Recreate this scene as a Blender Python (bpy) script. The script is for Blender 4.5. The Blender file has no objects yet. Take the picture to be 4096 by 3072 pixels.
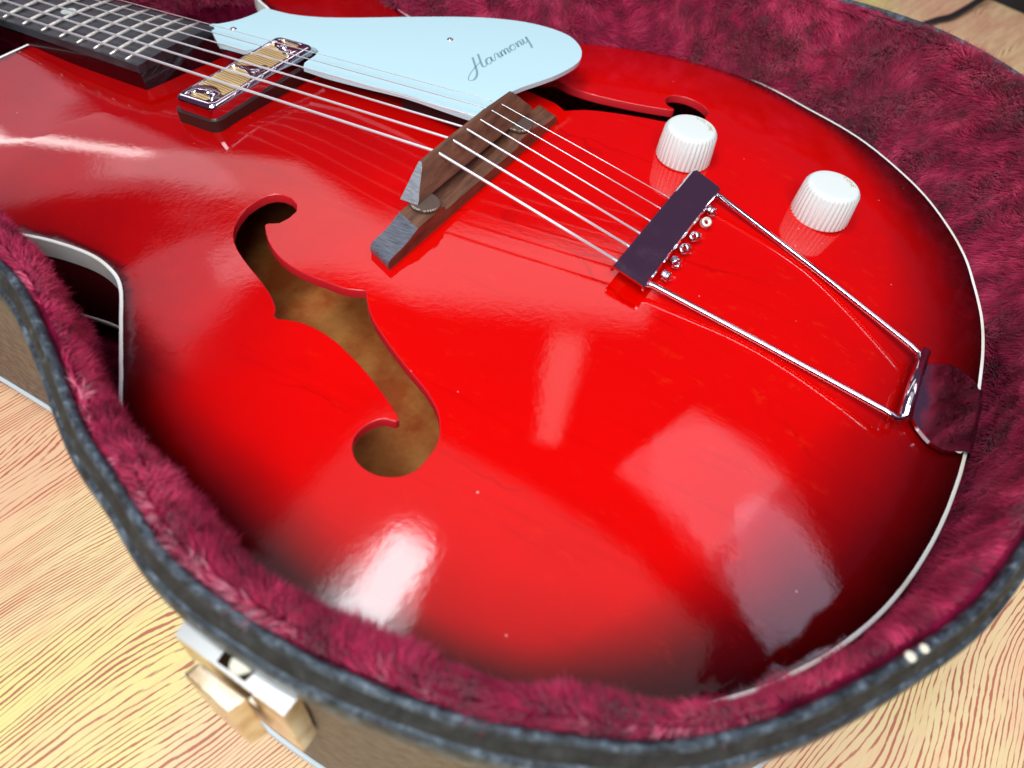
import bpy, bmesh, math, random
import numpy as np
from mathutils import Vector, Matrix
from mathutils.geometry import delaunay_2d_cdt
sc = bpy.context.scene
col = sc.collection
CM = 0.01                      # everything below is laid out in centimetres

# ------------------------------------------------------------------ camera
cam_d = bpy.data.cameras.new('camera')
cam = bpy.data.objects.new('camera', cam_d)
col.objects.link(cam); sc.camera = cam
Rr = Vector([0.883968, 0.456671, 0.100258]); Rd = Vector([0.412526, -0.660878, -0.626947]); Rf = Vector([-0.22005, 0.59556, -0.772584])
M = Matrix((Rr, -Rd, -Rf)).transposed().to_4x4()
M.translation = Vector([0.13808, -0.2717, 0.2218])
cam.matrix_world = M
cam_d.sensor_width = 36.0
cam_d.lens = 2860.11 * 36.0 / 4096.0
cam_d.clip_start = 0.01; cam_d.clip_end = 50.0
cam_d.dof.use_dof = True
cam_d.dof.focus_distance = 0.335
cam_d.dof.aperture_fstop = 9.0

# ------------------------------------------------------------------ world and lamps
w = bpy.data.worlds.new('World'); sc.world = w; w.use_nodes = True
w.node_tree.nodes['Background'].inputs[0].default_value = (0.62, 0.30, 0.60, 1)
w.node_tree.nodes['Background'].inputs[1].default_value = 0.10
sc.view_settings.view_transform = 'Standard'
sc.view_settings.look = 'None'
sc.view_settings.exposure = 0.25
sc.view_settings.gamma = 1.0

def lamp(name, az, el, dist, sx, sy, radiance, color=(1, 1, 1), roll=0, spread=180, target=(0.08, -0.05, 0.0), axis=None, shape='RECTANGLE'):
    L = bpy.data.lights.new(name, 'AREA'); L.shape = shape
    L.size = sx; L.size_y = sy; L.color = color
    L.energy = radiance * math.pi * sx * sy * (math.pi/4 if shape == 'ELLIPSE' else 1)
    L.spread = math.radians(spread)
    o = bpy.data.objects.new(name, L); col.objects.link(o)
    a, e = math.radians(az), math.radians(el)
    d = Vector((math.cos(e)*math.cos(a), math.cos(e)*math.sin(a), math.sin(e)))
    t = Vector(target)
    o.location = t + d*dist
    q = d.to_track_quat('Z', 'Y').to_matrix().to_4x4() @ Matrix.Rotation(math.radians(roll), 4, 'Z')
    if axis:
        x = (Vector(axis)-d*Vector(axis).dot(d)).normalized(); q = Matrix((x, d.cross(x), d)).transposed().to_4x4()
    q.translation = o.location
    o.matrix_world = q
    return o
# lamps in the room: a bright ceiling lamp overhead, a window high on the far side, two dimmer windows further round, and added fills
lamp('ceiling_lamp', 216, 73, 1.62, 0.80, 0.30, 4.5, (0.94, 0.90, 0.95), axis=(0.08, 1, 0), target=(0.06, -0.19, 0.0), shape='ELLIPSE')
lamp('ceiling_lamp_tube', 217, 72.6, 1.58, 0.70, 0.15, 13.0, (0.94, 0.98, 1.0), axis=(0.12, 1, 0), target=(0.06, -0.19, 0.0))
lamp('added_overhead_fill', -95, 80, 1.9, 1.9, 1.5, 0.45, (0.90, 0.98, 1.0), 0)  # added overhead fill for soft general light, not a known fixture
lamp('added_rear_fill', -80, 52, 1.7, 1.3, 0.9, 7.0, (0.92, 0.98, 1.0), 0)  # added fill from behind the camera, brightens the near-facing sides
lamp('window_lamp_left', 128, 41.5, 2.2, 2.1, 0.26, 1.35, (1.0, 0.90, 0.92), -9, target=(0.0, -0.07, 0.0))
lamp('window_lamp_far_left', 158, 29, 2.2, 0.6, 0.90, 0.75, (1.0, 0.78, 0.92), 0, target=(-0.17, -0.09, 0.0))
lamp('window_lamp_right', 64, 58.5, 1.9, 0.62, 0.52, 1.3, (1.0, 0.84, 0.92), 12, target=(0.17, -0.10, 0.0))
lamp('window_lamp_blue', 36, 54, 1.86, 0.62, 0.36, 2.0, (0.74, 0.76, 1.0), 8, target=(0.17, -0.10, 0.0), shape='ELLIPSE')
lamp('added_soft_edge_glow', 52, 57, 1.93, 1.05, 0.62, 0.7, (1.0, 0.7, 0.85), 10, target=(0.17, -0.10, 0.0), shape='ELLIPSE')  # added halo, overlaps the right window to soften its reflected edges
lamp('window_lamp_post', 105, 56, 1.9, 0.10, 0.70, 1.4, (1.0, 0.95, 0.9), 0, target=(0.10, -0.10, 0.0))
lamp('string_of_bulbs', 156, 27, 2.2, 0.62, 0.05, 7.0, (1.0, 0.95, 0.92), axis=(0.1, 0.3, 1), target=(-0.18, -0.08, 0.0))

# ------------------------------------------------------------------ materials
def mat(name, base, rough=0.5, metal=0.0, coat=0.0, spec=0.5, coat_rough=0.05):
    m = bpy.data.materials.new(name); m.use_nodes = True
    b = m.node_tree.nodes['Principled BSDF']
    b.inputs['Base Color'].default_value = (*base, 1)
    b.inputs['Roughness'].default_value = rough
    b.inputs['Metallic'].default_value = metal
    b.inputs['Specular IOR Level'].default_value = spec
    b.inputs['Coat Weight'].default_value = coat
    b.inputs['Coat Roughness'].default_value = coat_rough
    return m, m.node_tree, b
class N:
    "small node helper"
    def __init__(s, nt): s.nt = nt
    def add(s, t, **k):
        n = s.nt.nodes.new(t)
        for a, v in k.items():
            if a.startswith('i_'):
                key = a[2:]; key = int(key) if key.isdigit() else key.replace('_', ' ')
                n.inputs[key].default_value = v
            else: setattr(n, a, v)
        return n
    def link(s, a, b): s.nt.links.new(a, b)
    def coord(s, scale=(1, 1, 1), rot=(0, 0, 0), loc=(0, 0, 0)):
        g = s.add('ShaderNodeNewGeometry'); mp = s.add('ShaderNodeMapping')
        mp.inputs['Scale'].default_value = scale; mp.inputs['Rotation'].default_value = rot; mp.inputs['Location'].default_value = loc
        s.link(g.outputs['Position'], mp.inputs['Vector']); return mp.outputs[0]
    def noise(s, vec, scale, detail=3, rough=0.5, dist=0.0):
        n = s.add('ShaderNodeTexNoise', i_Scale=scale, i_Detail=detail, i_Roughness=rough, i_Distortion=dist)
        if vec is not None: s.link(vec, n.inputs['Vector'])
        return n.outputs['Fac']
    def ramp(s, fac, stops, interp='LINEAR'):
        r = s.add('ShaderNodeValToRGB'); r.color_ramp.interpolation = interp
        e = r.color_ramp.elements
        while len(e) < len(stops): e.new(0.5)
        for q, (p, c) in zip(e, stops): q.position = p; q.color = (*c, 1) if len(c) == 3 else c
        s.link(fac, r.inputs[0]); return r.outputs['Color']
    def math(s, op, a, b=None, c=None):
        n = s.add('ShaderNodeMath', operation=op)
        for i, v in enumerate((a, b, c)):
            if v is None: continue
            if hasattr(v, 'links'): s.link(v, n.inputs[i])
            else: n.inputs[i].default_value = v
        return n.outputs[0]
    def mix(s, fac, a, b, mode='MIX'):
        n = s.add('ShaderNodeMix', data_type='RGBA', blend_type=mode)
        for i, v in ((0, fac), (6, a), (7, b)):
            if hasattr(v, 'links'): s.link(v, n.inputs[i])
            elif i == 0: n.inputs[0].default_value = v
            else: n.inputs[i].default_value = (*v, 1)
        return n.outputs[2]
    def bump(s, h, strength, dist, bsdf, extra=('Normal',)):
        n = s.add('ShaderNodeBump', i_Strength=strength, i_Distance=dist)
        s.link(h, n.inputs['Height'])
        for e in extra: s.link(n.outputs[0], bsdf.inputs[e])
        return n

# glossy red lacquer that is sprayed dark towards the rim (sunburst)
red, nt, b = mat('red_lacquer', (0.9, 0.0, 0.0), 0.35, coat=1.0, spec=0.0, coat_rough=0.035)
n = N(nt)
at = n.add('ShaderNodeAttribute', attribute_name='burst')
grain = n.noise(n.coord((1.2, 22, 6)), 9, 4, 0.6)
patch = n.noise(n.coord((1, 1, 1)), 26, 6, 0.65)
f = n.math('ADD', at.outputs['Fac'], n.math('MULTIPLY', n.math('SUBTRACT', patch, 0.5), 0.22))
cbase = n.ramp(f, [(0.0, (0.022, 0.0008, 0.001)), (0.3, (0.12, 0.001, 0.002)), (0.62, (0.38, 0.0012, 0.0012)), (1.0, (0.72, 0.0012, 0.0))])
g2 = n.ramp(grain, [(0.3, (0.93, 0.8, 0.8)), (0.42, (1, 1, 1)), (1.0, (1, 1, 1))])
cc = n.mix(1.0, cbase, g2, 'MULTIPLY')
# small chips and scratches
v = n.add('ShaderNodeTexVoronoi', i_Scale=62.0); n.link(n.coord((1, 1, 1)), v.inputs['Vector'])
ck = n.add('ShaderNodeTexVoronoi', feature='DISTANCE_TO_EDGE', i_Scale=9.0)
wob = n.add('ShaderNodeVectorMath', operation='ADD'); nv = n.add('ShaderNodeTexNoise', i_Scale=30.0, i_Detail=3.0); n.link(n.coord((1, 1, 1)), nv.inputs['Vector'])
nvs = n.add('ShaderNodeVectorMath', operation='SCALE'); nvs.inputs['Scale'].default_value = 0.02; n.link(nv.outputs['Color'], nvs.inputs[0])
n.link(n.coord((0.35, 1, 1)), wob.inputs[0]); n.link(nvs.outputs[0], wob.inputs[1]); n.link(wob.outputs[0], ck.inputs['Vector'])
crack = n.math('MULTIPLY', n.math('LESS_THAN', ck.outputs['Distance'], 0.006), n.ramp(n.noise(n.coord(), 14, 3), [(0.5, (0, 0, 0)), (0.62, (1, 1, 1))]))
cc = n.mix(n.math('MULTIPLY', crack, 0.25), cc, (0.25, 0.0, 0.0))
freck = n.ramp(n.noise(n.coord((1, 2, 1)), 75, 6, 0.75), [(0.58, (0, 0, 0)), (0.75, (1, 1, 1))])
cc = n.mix(n.math('MULTIPLY', n.math('MULTIPLY', freck, n.ramp(n.noise(n.coord(), 8, 3), [(0.45, (0, 0, 0)), (0.65, (1, 1, 1))])), at.outputs['Fac']), cc, (0.74, 0.022, 0.002))
chip = n.math('LESS_THAN', v.outputs['Distance'], n.math('MULTIPLY', n.noise(n.coord(), 40, 2), 0.045))
cc = n.mix(n.math('MULTIPLY', chip, 0.6), cc, (0.85, 0.45, 0.42))
n.link(cc, b.inputs['Base Color'])
orange = n.noise(n.coord((1, 1, 1)), 420, 2, 0.5)
fine = n.noise(n.coord((5, 26, 6)), 90, 3, 0.6)
bn = n.add('ShaderNodeBump', i_Strength=0.035, i_Distance=0.0005)
n.link(n.math('ADD', orange, n.math('MULTIPLY', fine, 0.5)), bn.inputs['Height'])
n.link(bn.outputs[0], b.inputs['Coat Normal'])
rr = n.ramp(n.noise(n.coord(), 18, 5, 0.7), [(0.35, (0.015,)*3), (0.75, (0.045,)*3)])
gx_ = n.add('ShaderNodeNewGeometry'); sx_ = n.add('ShaderNodeSeparateXYZ'); n.link(gx_.outputs['Position'], sx_.inputs[0])
wear = n.math('MULTIPLY', n.math('SUBTRACT', 0.13, sx_.outputs[0]), 1.4); wear.node.use_clamp = True      # the near bass side is dulled by the player's arm
wy = n.math('MULTIPLY', n.math('SUBTRACT', -0.11, sx_.outputs[1]), 12.0); wy.node.use_clamp = True
n.link(n.math('ADD', rr, n.math('MULTIPLY', n.math('MULTIPLY', wear, wy), 0.55)), b.inputs['Coat Roughness'])

rededge, _, b = mat('red_cut_edge', (0.62, 0.012, 0.02), 0.45, coat=0.5)
side, _, b = mat('dark_cherry_side', (0.05, 0.002, 0.003), 0.3, coat=1.0)
cream, nt, b = mat('cream_binding', (0.78, 0.80, 0.72), 0.35, coat=0.3)
n = N(nt); n.link(n.ramp(n.noise(n.coord(), 30, 4), [(0.3, (0.80, 0.74, 0.60)), (0.5, (0.93, 0.96, 0.92))]), b.inputs['Base Color'])
inner, nt, b = mat('bare_back_wood', (0.45, 0.24, 0.08), 0.7)
n = N(nt); n.link(n.ramp(n.noise(n.coord((2, 2, 1)), 22, 5, 0.6), [(0.36, (0.55, 0.10, 0.012)), (0.64, (0.80, 0.30, 0.07))]), b.inputs['Base Color'])
raw, _, b = mat('dark_inside_wood', (0.16, 0.07, 0.025), 0.8)
ebony, nt, b = mat('black_fingerboard', (0.02, 0.02, 0.025), 0.42)
n = N(nt)
ge = n.noise(n.coord((3, 60, 10)), 12, 6, 0.7)
n.link(n.ramp(ge, [(0.3, (0.012, 0.014, 0.018)), (0.75, (0.07, 0.08, 0.09))]), b.inputs['Base Color']); n.bump(ge, 0.4, 0.0006, b)
neckm, _, b = mat('dark_red_neck', (0.022, 0.001, 0.002), 0.25, coat=0.8)
fretm, _, _ = mat('nickel_fret', (0.95, 0.93, 0.83), 0.3, metal=0.5)
pearl, _, _ = mat('pearl_dot', (0.75, 0.85, 0.80), 0.25, coat=0.5)
plastic, nt, b = mat('pale_pickguard_plastic', (0.60, 0.89, 0.95), 0.16, coat=0.4)
chrome, nt, b = mat('chrome', (0.80, 0.78, 0.84), 0.07, metal=1.0)
n = N(nt); n.link(n.ramp(n.noise(n.coord(), 60, 6, 0.7), [(0.45, (0.05,)*3), (0.8, (0.22,)*3)]), b.inputs['Roughness']); n.bump(n.noise(n.coord(), 55, 3, 0.6), 0.25, 0.0006, b)
wheel_m, _, _ = mat('dull_nickel_wheel', (0.20, 0.15, 0.12), 0.4, metal=0.7)
steel, nt, b = mat('string_steel', (0.92, 0.94, 0.96), 0.3, metal=0.6)
wound, nt, b = mat('wound_string', (0.92, 0.94, 0.96), 0.35, metal=0.55)
foil, nt, b = mat('gold_mesh', (0.85, 0.60, 0.24), 0.38, metal=0.55)
n = N(nt)
wv = n.add('ShaderNodeTexWave', wave_type='BANDS', bands_direction='Y', i_Scale=180.0); n.link(n.coord(rot=(0, 0, 0.12)), wv.inputs['Vector'])
wx = n.add('ShaderNodeTexWave', wave_type='BANDS', bands_direction='X', i_Scale=260.0); n.link(n.coord(rot=(0, 0, 0.12)), wx.inputs['Vector'])
wm = n.math('ADD', wv.outputs['Fac'], n.math('MULTIPLY', wx.outputs['Fac'], 0.5))
n.link(n.ramp(wm, [(0.25, (0.34, 0.19, 0.05)), (0.9, (0.95, 0.72, 0.34))]), b.inputs['Base Color']); n.bump(wm, 0.5, 0.0003, b)
rose, nt, b = mat('rosewood_bridge', (0.12, 0.05, 0.03), 0.45)
n = N(nt)
gr = n.noise(n.coord((26, 3, 14)), 14, 6, 0.7)
n.link(n.ramp(gr, [(0.3, (0.07, 0.030, 0.018)), (0.55, (0.17, 0.075, 0.042)), (0.85, (0.26, 0.13, 0.075))]), b.inputs['Base Color']); n.bump(gr, 0.35, 0.0005, b)
worn, nt, b = mat('polished_bridge_end', (0.05, 0.055, 0.07), 0.27, coat=0.5, coat_rough=0.25)
n = N(nt); ge = n.noise(n.coord((6, 60, 6)), 30, 4, 0.7); n.link(n.ramp(ge, [(0.3, (0.05, 0.055, 0.07)), (0.7, (0.19, 0.21, 0.25))]), b.inputs['Base Color']); n.bump(ge, 0.3, 0.0003, b)
knobm, nt, b = mat('ivory_knob', (0.82, 0.91, 0.87), 0.3, coat=0.3)
blackp, _, _ = mat('reflection_black', (0.012, 0.010, 0.012), 0.5)  # only for the block that imitates the reflection under the pickguard
puckbase, _, _ = mat('brown_pickup_base', (0.035, 0.012, 0.010), 0.45, coat=0.3)
engrave, _, _ = mat('grey_lettering', (0.22, 0.38, 0.43), 0.5)
goldprint, _, _ = mat('gold_print', (0.55, 0.42, 0.12), 0.5)
# case
vinyl, nt, b = mat('brown_case_vinyl', (0.17, 0.13, 0.09), 0.55)
n = N(nt); lv = n.noise(n.coord((1, 1, 1.6)), 260, 5, 0.65)
n.link(n.ramp(lv, [(0.35, (0.09, 0.062, 0.045)), (0.7, (0.24, 0.185, 0.135))]), b.inputs['Base Color']); n.bump(lv, 0.8, 0.0012, b)
bump_v, nt, b = mat('blue_black_vinyl', (0.05, 0.075, 0.10), 0.42)
n = N(nt); lv = n.noise(n.coord((1, 1, 1)), 190, 5, 0.75)
n.link(n.ramp(lv, [(0.40, (0.010, 0.016, 0.022)), (0.54, (0.045, 0.068, 0.09)), (0.74, (0.24, 0.31, 0.37))]), b.inputs['Base Color']); n.bump(lv, 1.0, 0.0013, b)
groove, nt, b = mat('worn_groove_vinyl', (0.05, 0.05, 0.045), 0.6)
n = N(nt); lv = n.noise(n.coord((1, 1, 1)), 160, 5, 0.7)
n.link(n.ramp(lv, [(0.38, (0.009, 0.011, 0.012)), (0.6, (0.028, 0.032, 0.034)), (0.8, (0.11, 0.13, 0.14))]), b.inputs['Base Color']); n.bump(lv, 0.8, 0.001, b)
pipe_m, _, _ = mat('pale_piping', (0.55, 0.62, 0.66), 0.4)
plush, nt, b = mat('maroon_plush', (0.12, 0.002, 0.03), 0.9, spec=0.1)
n = N(nt); n.link(n.ramp(n.noise(n.coord(), 120, 5, 0.7), [(0.35, (0.06, 0.0005, 0.010)), (0.7, (0.22, 0.004, 0.04))]), b.inputs['Base Color'])
fur, nt, b = mat('maroon_fur', (0.3, 0.01, 0.08), 0.75, spec=0.2)
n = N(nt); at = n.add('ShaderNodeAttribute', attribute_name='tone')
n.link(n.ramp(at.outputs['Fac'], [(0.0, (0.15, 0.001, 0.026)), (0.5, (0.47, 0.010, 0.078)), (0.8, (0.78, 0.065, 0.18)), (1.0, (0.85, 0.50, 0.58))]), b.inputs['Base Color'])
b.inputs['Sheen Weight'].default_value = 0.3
nickel, nt, b = mat('brass_plated_latch', (0.80, 0.66, 0.44), 0.24, metal=0.95)
n = N(nt); n.link(n.ramp(n.noise(n.coord(), 90, 5), [(0.35, (0.55, 0.36, 0.16)), (0.6, (0.84, 0.74, 0.56))]), b.inputs['Base Color'])
latchtop, nt, b = mat('lamp_lit_nickel_top', (0.66, 0.68, 0.66), 0.32, metal=0.85)  # lamp reflection put into a paler metal for the upward faces
rivm, _, _ = mat('worn_cream_rivet', (0.78, 0.76, 0.60), 0.6)
cable_m, _, _ = mat('black_cable_rubber', (0.02, 0.02, 0.022), 0.4)
bagm, _, _ = mat('black_cloth', (0.008, 0.008, 0.009), 0.8)

# wood-print floor
floor_m, nt, b = mat('wood_print_floor', (0.7, 0.5, 0.25), 0.42)
n = N(nt)
geo = n.add('ShaderNodeNewGeometry')
rot = n.add('ShaderNodeMapping'); rot.inputs['Rotation'].default_value = (0, 0, math.radians(-74)); n.link(geo.outputs['Position'], rot.inputs['Vector'])
sep = n.add('ShaderNodeSeparateXYZ'); n.link(rot.outputs[0], sep.inputs[0])          # x runs along the grain, y across it
def vec(sx, sy, z=0.0):
    c = n.add('ShaderNodeCombineXYZ'); n.link(n.math('MULTIPLY', sep.outputs[0], sx), c.inputs[0]); n.link(n.math('MULTIPLY', sep.outputs[1], sy), c.inputs[1]); c.inputs[2].default_value = z
    return c.outputs[0]
big = n.noise(vec(3.0, 9.0), 1.0, 2, 0.5)
mid = n.noise(vec(12, 60, 3.0), 1.0, 3, 0.6)
fin = n.noise(vec(160, 620, 5.0), 1.0, 2, 0.6)
y = n.math('ADD', sep.outputs[1], n.math('MULTIPLY', big, 0.10))
y = n.math('ADD', y, n.math('MULTIPLY', mid, 0.005))
y = n.math('ADD', y, n.math('MULTIPLY', fin, 0.0007))
s1 = n.math('SINE', n.math('MULTIPLY', y, 2*math.pi/0.0020))
wid = n.noise(vec(14, 120, 7.0), 1.0, 3, 0.7)
brk = n.noise(vec(50, 500, 9.0), 1.0, 2, 0.6)
thr = n.math('ADD', n.math('MULTIPLY', wid, -3.2), 2.05)
thr = n.math('ADD', thr, n.math('MULTIPLY', n.math('SUBTRACT', brk, 0.5), 1.1))
line = n.math('MULTIPLY', n.math('SUBTRACT', s1, thr), 2.2); line.node.use_clamp = True
tone = n.noise(vec(3.5, 5.5, 1.0), 1.0, 3, 0.5)
basec = n.ramp(tone, [(0.38, (0.82, 0.52, 0.31)), (0.5, (0.84, 0.66, 0.35)), (0.62, (0.80, 0.77, 0.26))])
mott = n.noise(vec(30, 160, 2.0), 1.0, 4, 0.6)
basec = n.mix(n.math('MULTIPLY', n.ramp(mott, [(0.5, (0, 0, 0)), (0.75, (1, 1, 1))]), 0.5), basec, (0.86, 0.42, 0.24))
dark = n.mix(n.noise(vec(8, 30, 4.0), 1.0, 2), (0.36, 0.09, 0.04), (0.55, 0.17, 0.12))
n.link(n.mix(n.math('MULTIPLY', line, 0.95), basec, dark), b.inputs['Base Color'])

# ------------------------------------------------------------------ mesh helpers (centimetres)
def link(me, name, m, parent=None, smooth=False):
    if isinstance(m, (list, tuple)):
        for q in m: me.materials.append(q)
    else: me.materials.append(m)
    if smooth and smooth is not True:
        me.polygons.foreach_set('use_smooth', [True]*len(me.polygons)); me.set_sharp_from_angle(angle=math.radians(smooth))
    elif smooth: me.polygons.foreach_set('use_smooth', [True]*len(me.polygons))
    o = bpy.data.objects.new(name, me); col.objects.link(o)
    if parent is not None: o.parent = parent
    return o
def mesh(name, V, F, m, parent=None, smooth=False):
    me = bpy.data.meshes.new(name)
    me.from_pydata([tuple(float(c)*CM for c in v) for v in V], [], F); me.update()
    return link(me, name, m, parent, smooth)
def bm_obj(name, bm, m, parent=None, smooth=False, bevel=0.0, seg=2, fix=True):
    if bevel:
        ed = [e for e in bm.edges if len(e.link_faces) == 2 and e.calc_face_angle(0) > 0.5]
        bmesh.ops.bevel(bm, geom=ed, offset=bevel, segments=seg, profile=0.5, affect='EDGES', clamp_overlap=True)
    if fix: bmesh.ops.recalc_face_normals(bm, faces=bm.faces)
    for v in bm.verts: v.co *= CM
    me = bpy.data.meshes.new(name); bm.to_mesh(me); bm.free()
    return link(me, name, m, parent, smooth)
def box(bm, c, s, rz=0.0):
    r = bmesh.ops.create_cube(bm, size=1.0)
    mt = Matrix.Translation(c) @ Matrix.Rotation(rz, 4, 'Z') @ Matrix.Diagonal((*s, 1))
    bmesh.ops.transform(bm, matrix=mt, verts=r['verts'])
def prism(bm, pts, z0, z1):
    "pts (x,y); z0,z1 numbers or functions of (x,y)"
    f0 = z0 if callable(z0) else (lambda x, y: z0); f1 = z1 if callable(z1) else (lambda x, y: z1)
    lo = [bm.verts.new((x, y, f0(x, y))) for x, y in pts]; hi = [bm.verts.new((x, y, f1(x, y))) for x, y in pts]
    bm.faces.new(hi); bm.faces.new(lo[::-1])
    for i in range(len(pts)):
        j = (i+1) % len(pts); bm.faces.new((lo[i], lo[j], hi[j], hi[i]))
def tube_vf(P, r, seg=10, closed=False):
    P = [Vector(p) for p in P]; V = []; F = []; n_ = len(P)
    rs = r if isinstance(r, (list, tuple)) else [r]*n_
    up = Vector((0, 0, 1))
    for i, p in enumerate(P):
        if closed: t = (P[(i+1) % n_]-P[i-1])
        else: t = P[min(i+1, n_-1)]-P[max(i-1, 0)]
        t.normalize()
        u = up if abs(t.z) < 0.95 else Vector((1, 0, 0))
        a = t.cross(u).normalized(); c = a.cross(t)
        for k in range(seg):
            th = 2*math.pi*k/seg; V.append(p + a*math.cos(th)*rs[i] + c*math.sin(th)*rs[i])
    for i in range(n_ if closed else n_-1):
        j = (i+1) % n_
        for k in range(seg):
            l = (k+1) % seg; F.append((i*seg+k, i*seg+l, j*seg+l, j*seg+k))
    if not closed: F.append(tuple(range(seg))[::-1]); F.append(tuple(range((n_-1)*seg, n_*seg)))
    return V, F
def tube(name, P, r, m, parent=None, seg=10, closed=False):
    V, F = tube_vf(P, r, seg, closed); return mesh(name, V, F, m, parent, True)
def lathe(name, prof, c, m, parent=None, seg=40, ripple=None, smooth=True, tilt=None):
    V = []; F = []
    for i, (r, z) in enumerate(prof):
        for k in range(seg):
            th = 2*math.pi*k/seg; q = r*(1+(ripple(th, i) if ripple else 0))
            p = Vector((q*math.cos(th), q*math.sin(th), z))
            if tilt: p = tilt @ p
            V.append(p+Vector(c))
    for i in range(len(prof)-1):
        for k in range(seg):
            l = (k+1) % seg; F.append((i*seg+k, i*seg+l, (i+1)*seg+l, (i+1)*seg+k))
    F.append(tuple(range(seg))[::-1]); F.append(tuple(range((len(prof)-1)*seg, len(prof)*seg)))
    return mesh(name, V, F, m, parent, smooth)
def catmull(P, k=6, closed=True):
    P = np.array(P, float); n_ = len(P); o = []
    for i in range(n_ if closed else n_-1):
        p0, p1, p2, p3 = [P[(i+q) % n_] if closed else P[min(max(i+q, 0), n_-1)] for q in (-1, 0, 1, 2)]
        for t in np.arange(k)/k:
            o.append(.5*((2*p1)+(-p0+p2)*t+(2*p0-5*p1+4*p2-p3)*t*t+(-p0+3*p1-3*p2+p3)*t**3))
    if not closed: o.append(P[-1])
    return np.array(o)
def pdist(P, poly, closed=True):
    A = poly if closed else poly[:-1]; Bq = np.roll(poly, -1, 0) if closed else poly[1:]
    d = Bq-A; L2 = (d**2).sum(1)+1e-12; P = np.atleast_2d(P); out = np.empty(len(P)); arg = np.empty((len(P), 2))
    for s in range(0, len(P), 4000):
        Q = P[s:s+4000]; wv_ = Q[:, None]-A[None]; t = np.clip((wv_*d).sum(2)/L2, 0, 1)
        near = A[None]+t[..., None]*d; q = ((Q[:, None]-near)**2).sum(2); k = q.argmin(1)
        out[s:s+4000] = np.sqrt(q[np.arange(len(Q)), k]); arg[s:s+4000] = near[np.arange(len(Q)), k]
    return out, arg
def inside(P, poly):
    x, y = P[:, 0], P[:, 1]; c = np.zeros(len(P), bool); j = len(poly)-1
    for i in range(len(poly)):
        xi, yi = poly[i]; xj, yj = poly[j]
        m_ = ((yi > y) != (yj > y))
        c ^= m_ & (x < (xj-xi)*(y-yi)/((yj-yi) if yj != yi else 1e-12)+xi); j = i
    return c
def tag(o, label=None, cat=None, group=None, kind=None):
    for k_, v_ in (('label', label), ('category', cat), ('group', group), ('kind', kind)):
        if v_: o[k_] = v_
    return o
def empty(name, loc=(0, 0, 0)):
    e = bpy.data.objects.new(name, None); col.objects.link(e); e.empty_display_size = 0.05
    return e

# ================================================================== the setting
floor = mesh('floor', [(-400, -400, -9), (400, -400, -9), (400, 400, -9), (-400, 400, -9)], [(0, 1, 2, 3)], floor_m)
tag(floor, kind='structure')

# ================================================================== the guitar
SL = 0.08497                                     # the strings climb this much per cm towards the bridge
guitar = empty('electric_guitar')
tag(guitar, 'red sunburst hollow-body electric guitar lying in the plush-lined case', 'guitar')
outline = catmull([[25.0, 0.8], [24.95, -1.5], [24.73, -3.6], [24.6, -4.9], [24.27, -7], [23.8, -9], [23.15, -11], [22.4, -12.7], [21.4, -14.4], [20.5, -15.6], [19.5, -16.8], [17, -18.9], [13.5, -20.6], [9.5, -21.4], [5, -21.4], [1, -20.8], [-2, -19.9], [-3.7, -19.1], [-5.5, -17.4], [-7.3, -15.65], [-8.87, -14.15], [-10.04, -13.56], [-11.58, -13.35], [-13.67, -13.66], [-15.64, -14.33], [-18, -15.2], [-21, -15.2], [-24, -13.6], [-26.3, -10], [-27.4, -6], [-27.6, -2.6], [-27.6, 0], [-27.4, 2.2], [-24, 2.9], [-20.5, 3.2], [-18.3, 4.2], [-17.5, 6.2], [-18.6, 8.3], [-20.4, 9.4], [-22.0, 10.2], [-23.3, 11.7], [-22.6, 14.2], [-20.3, 15.9], [-17.5, 16.0], [-15, 15.2], [-13, 14.3], [-10.6, 14.0], [-8, 14.8], [-5, 16.8], [-2, 18.9], [1, 20.4], [4, 21.3], [7, 21.5], [10.4, 20.9], [13.1, 19.9], [15.9, 18.8], [18.1, 17.4], [20.7, 15.0], [22.4, 12.6], [23.6, 10.2], [24.3, 7.8], [24.8, 5.5], [25, 3.2]], 5)
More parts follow.
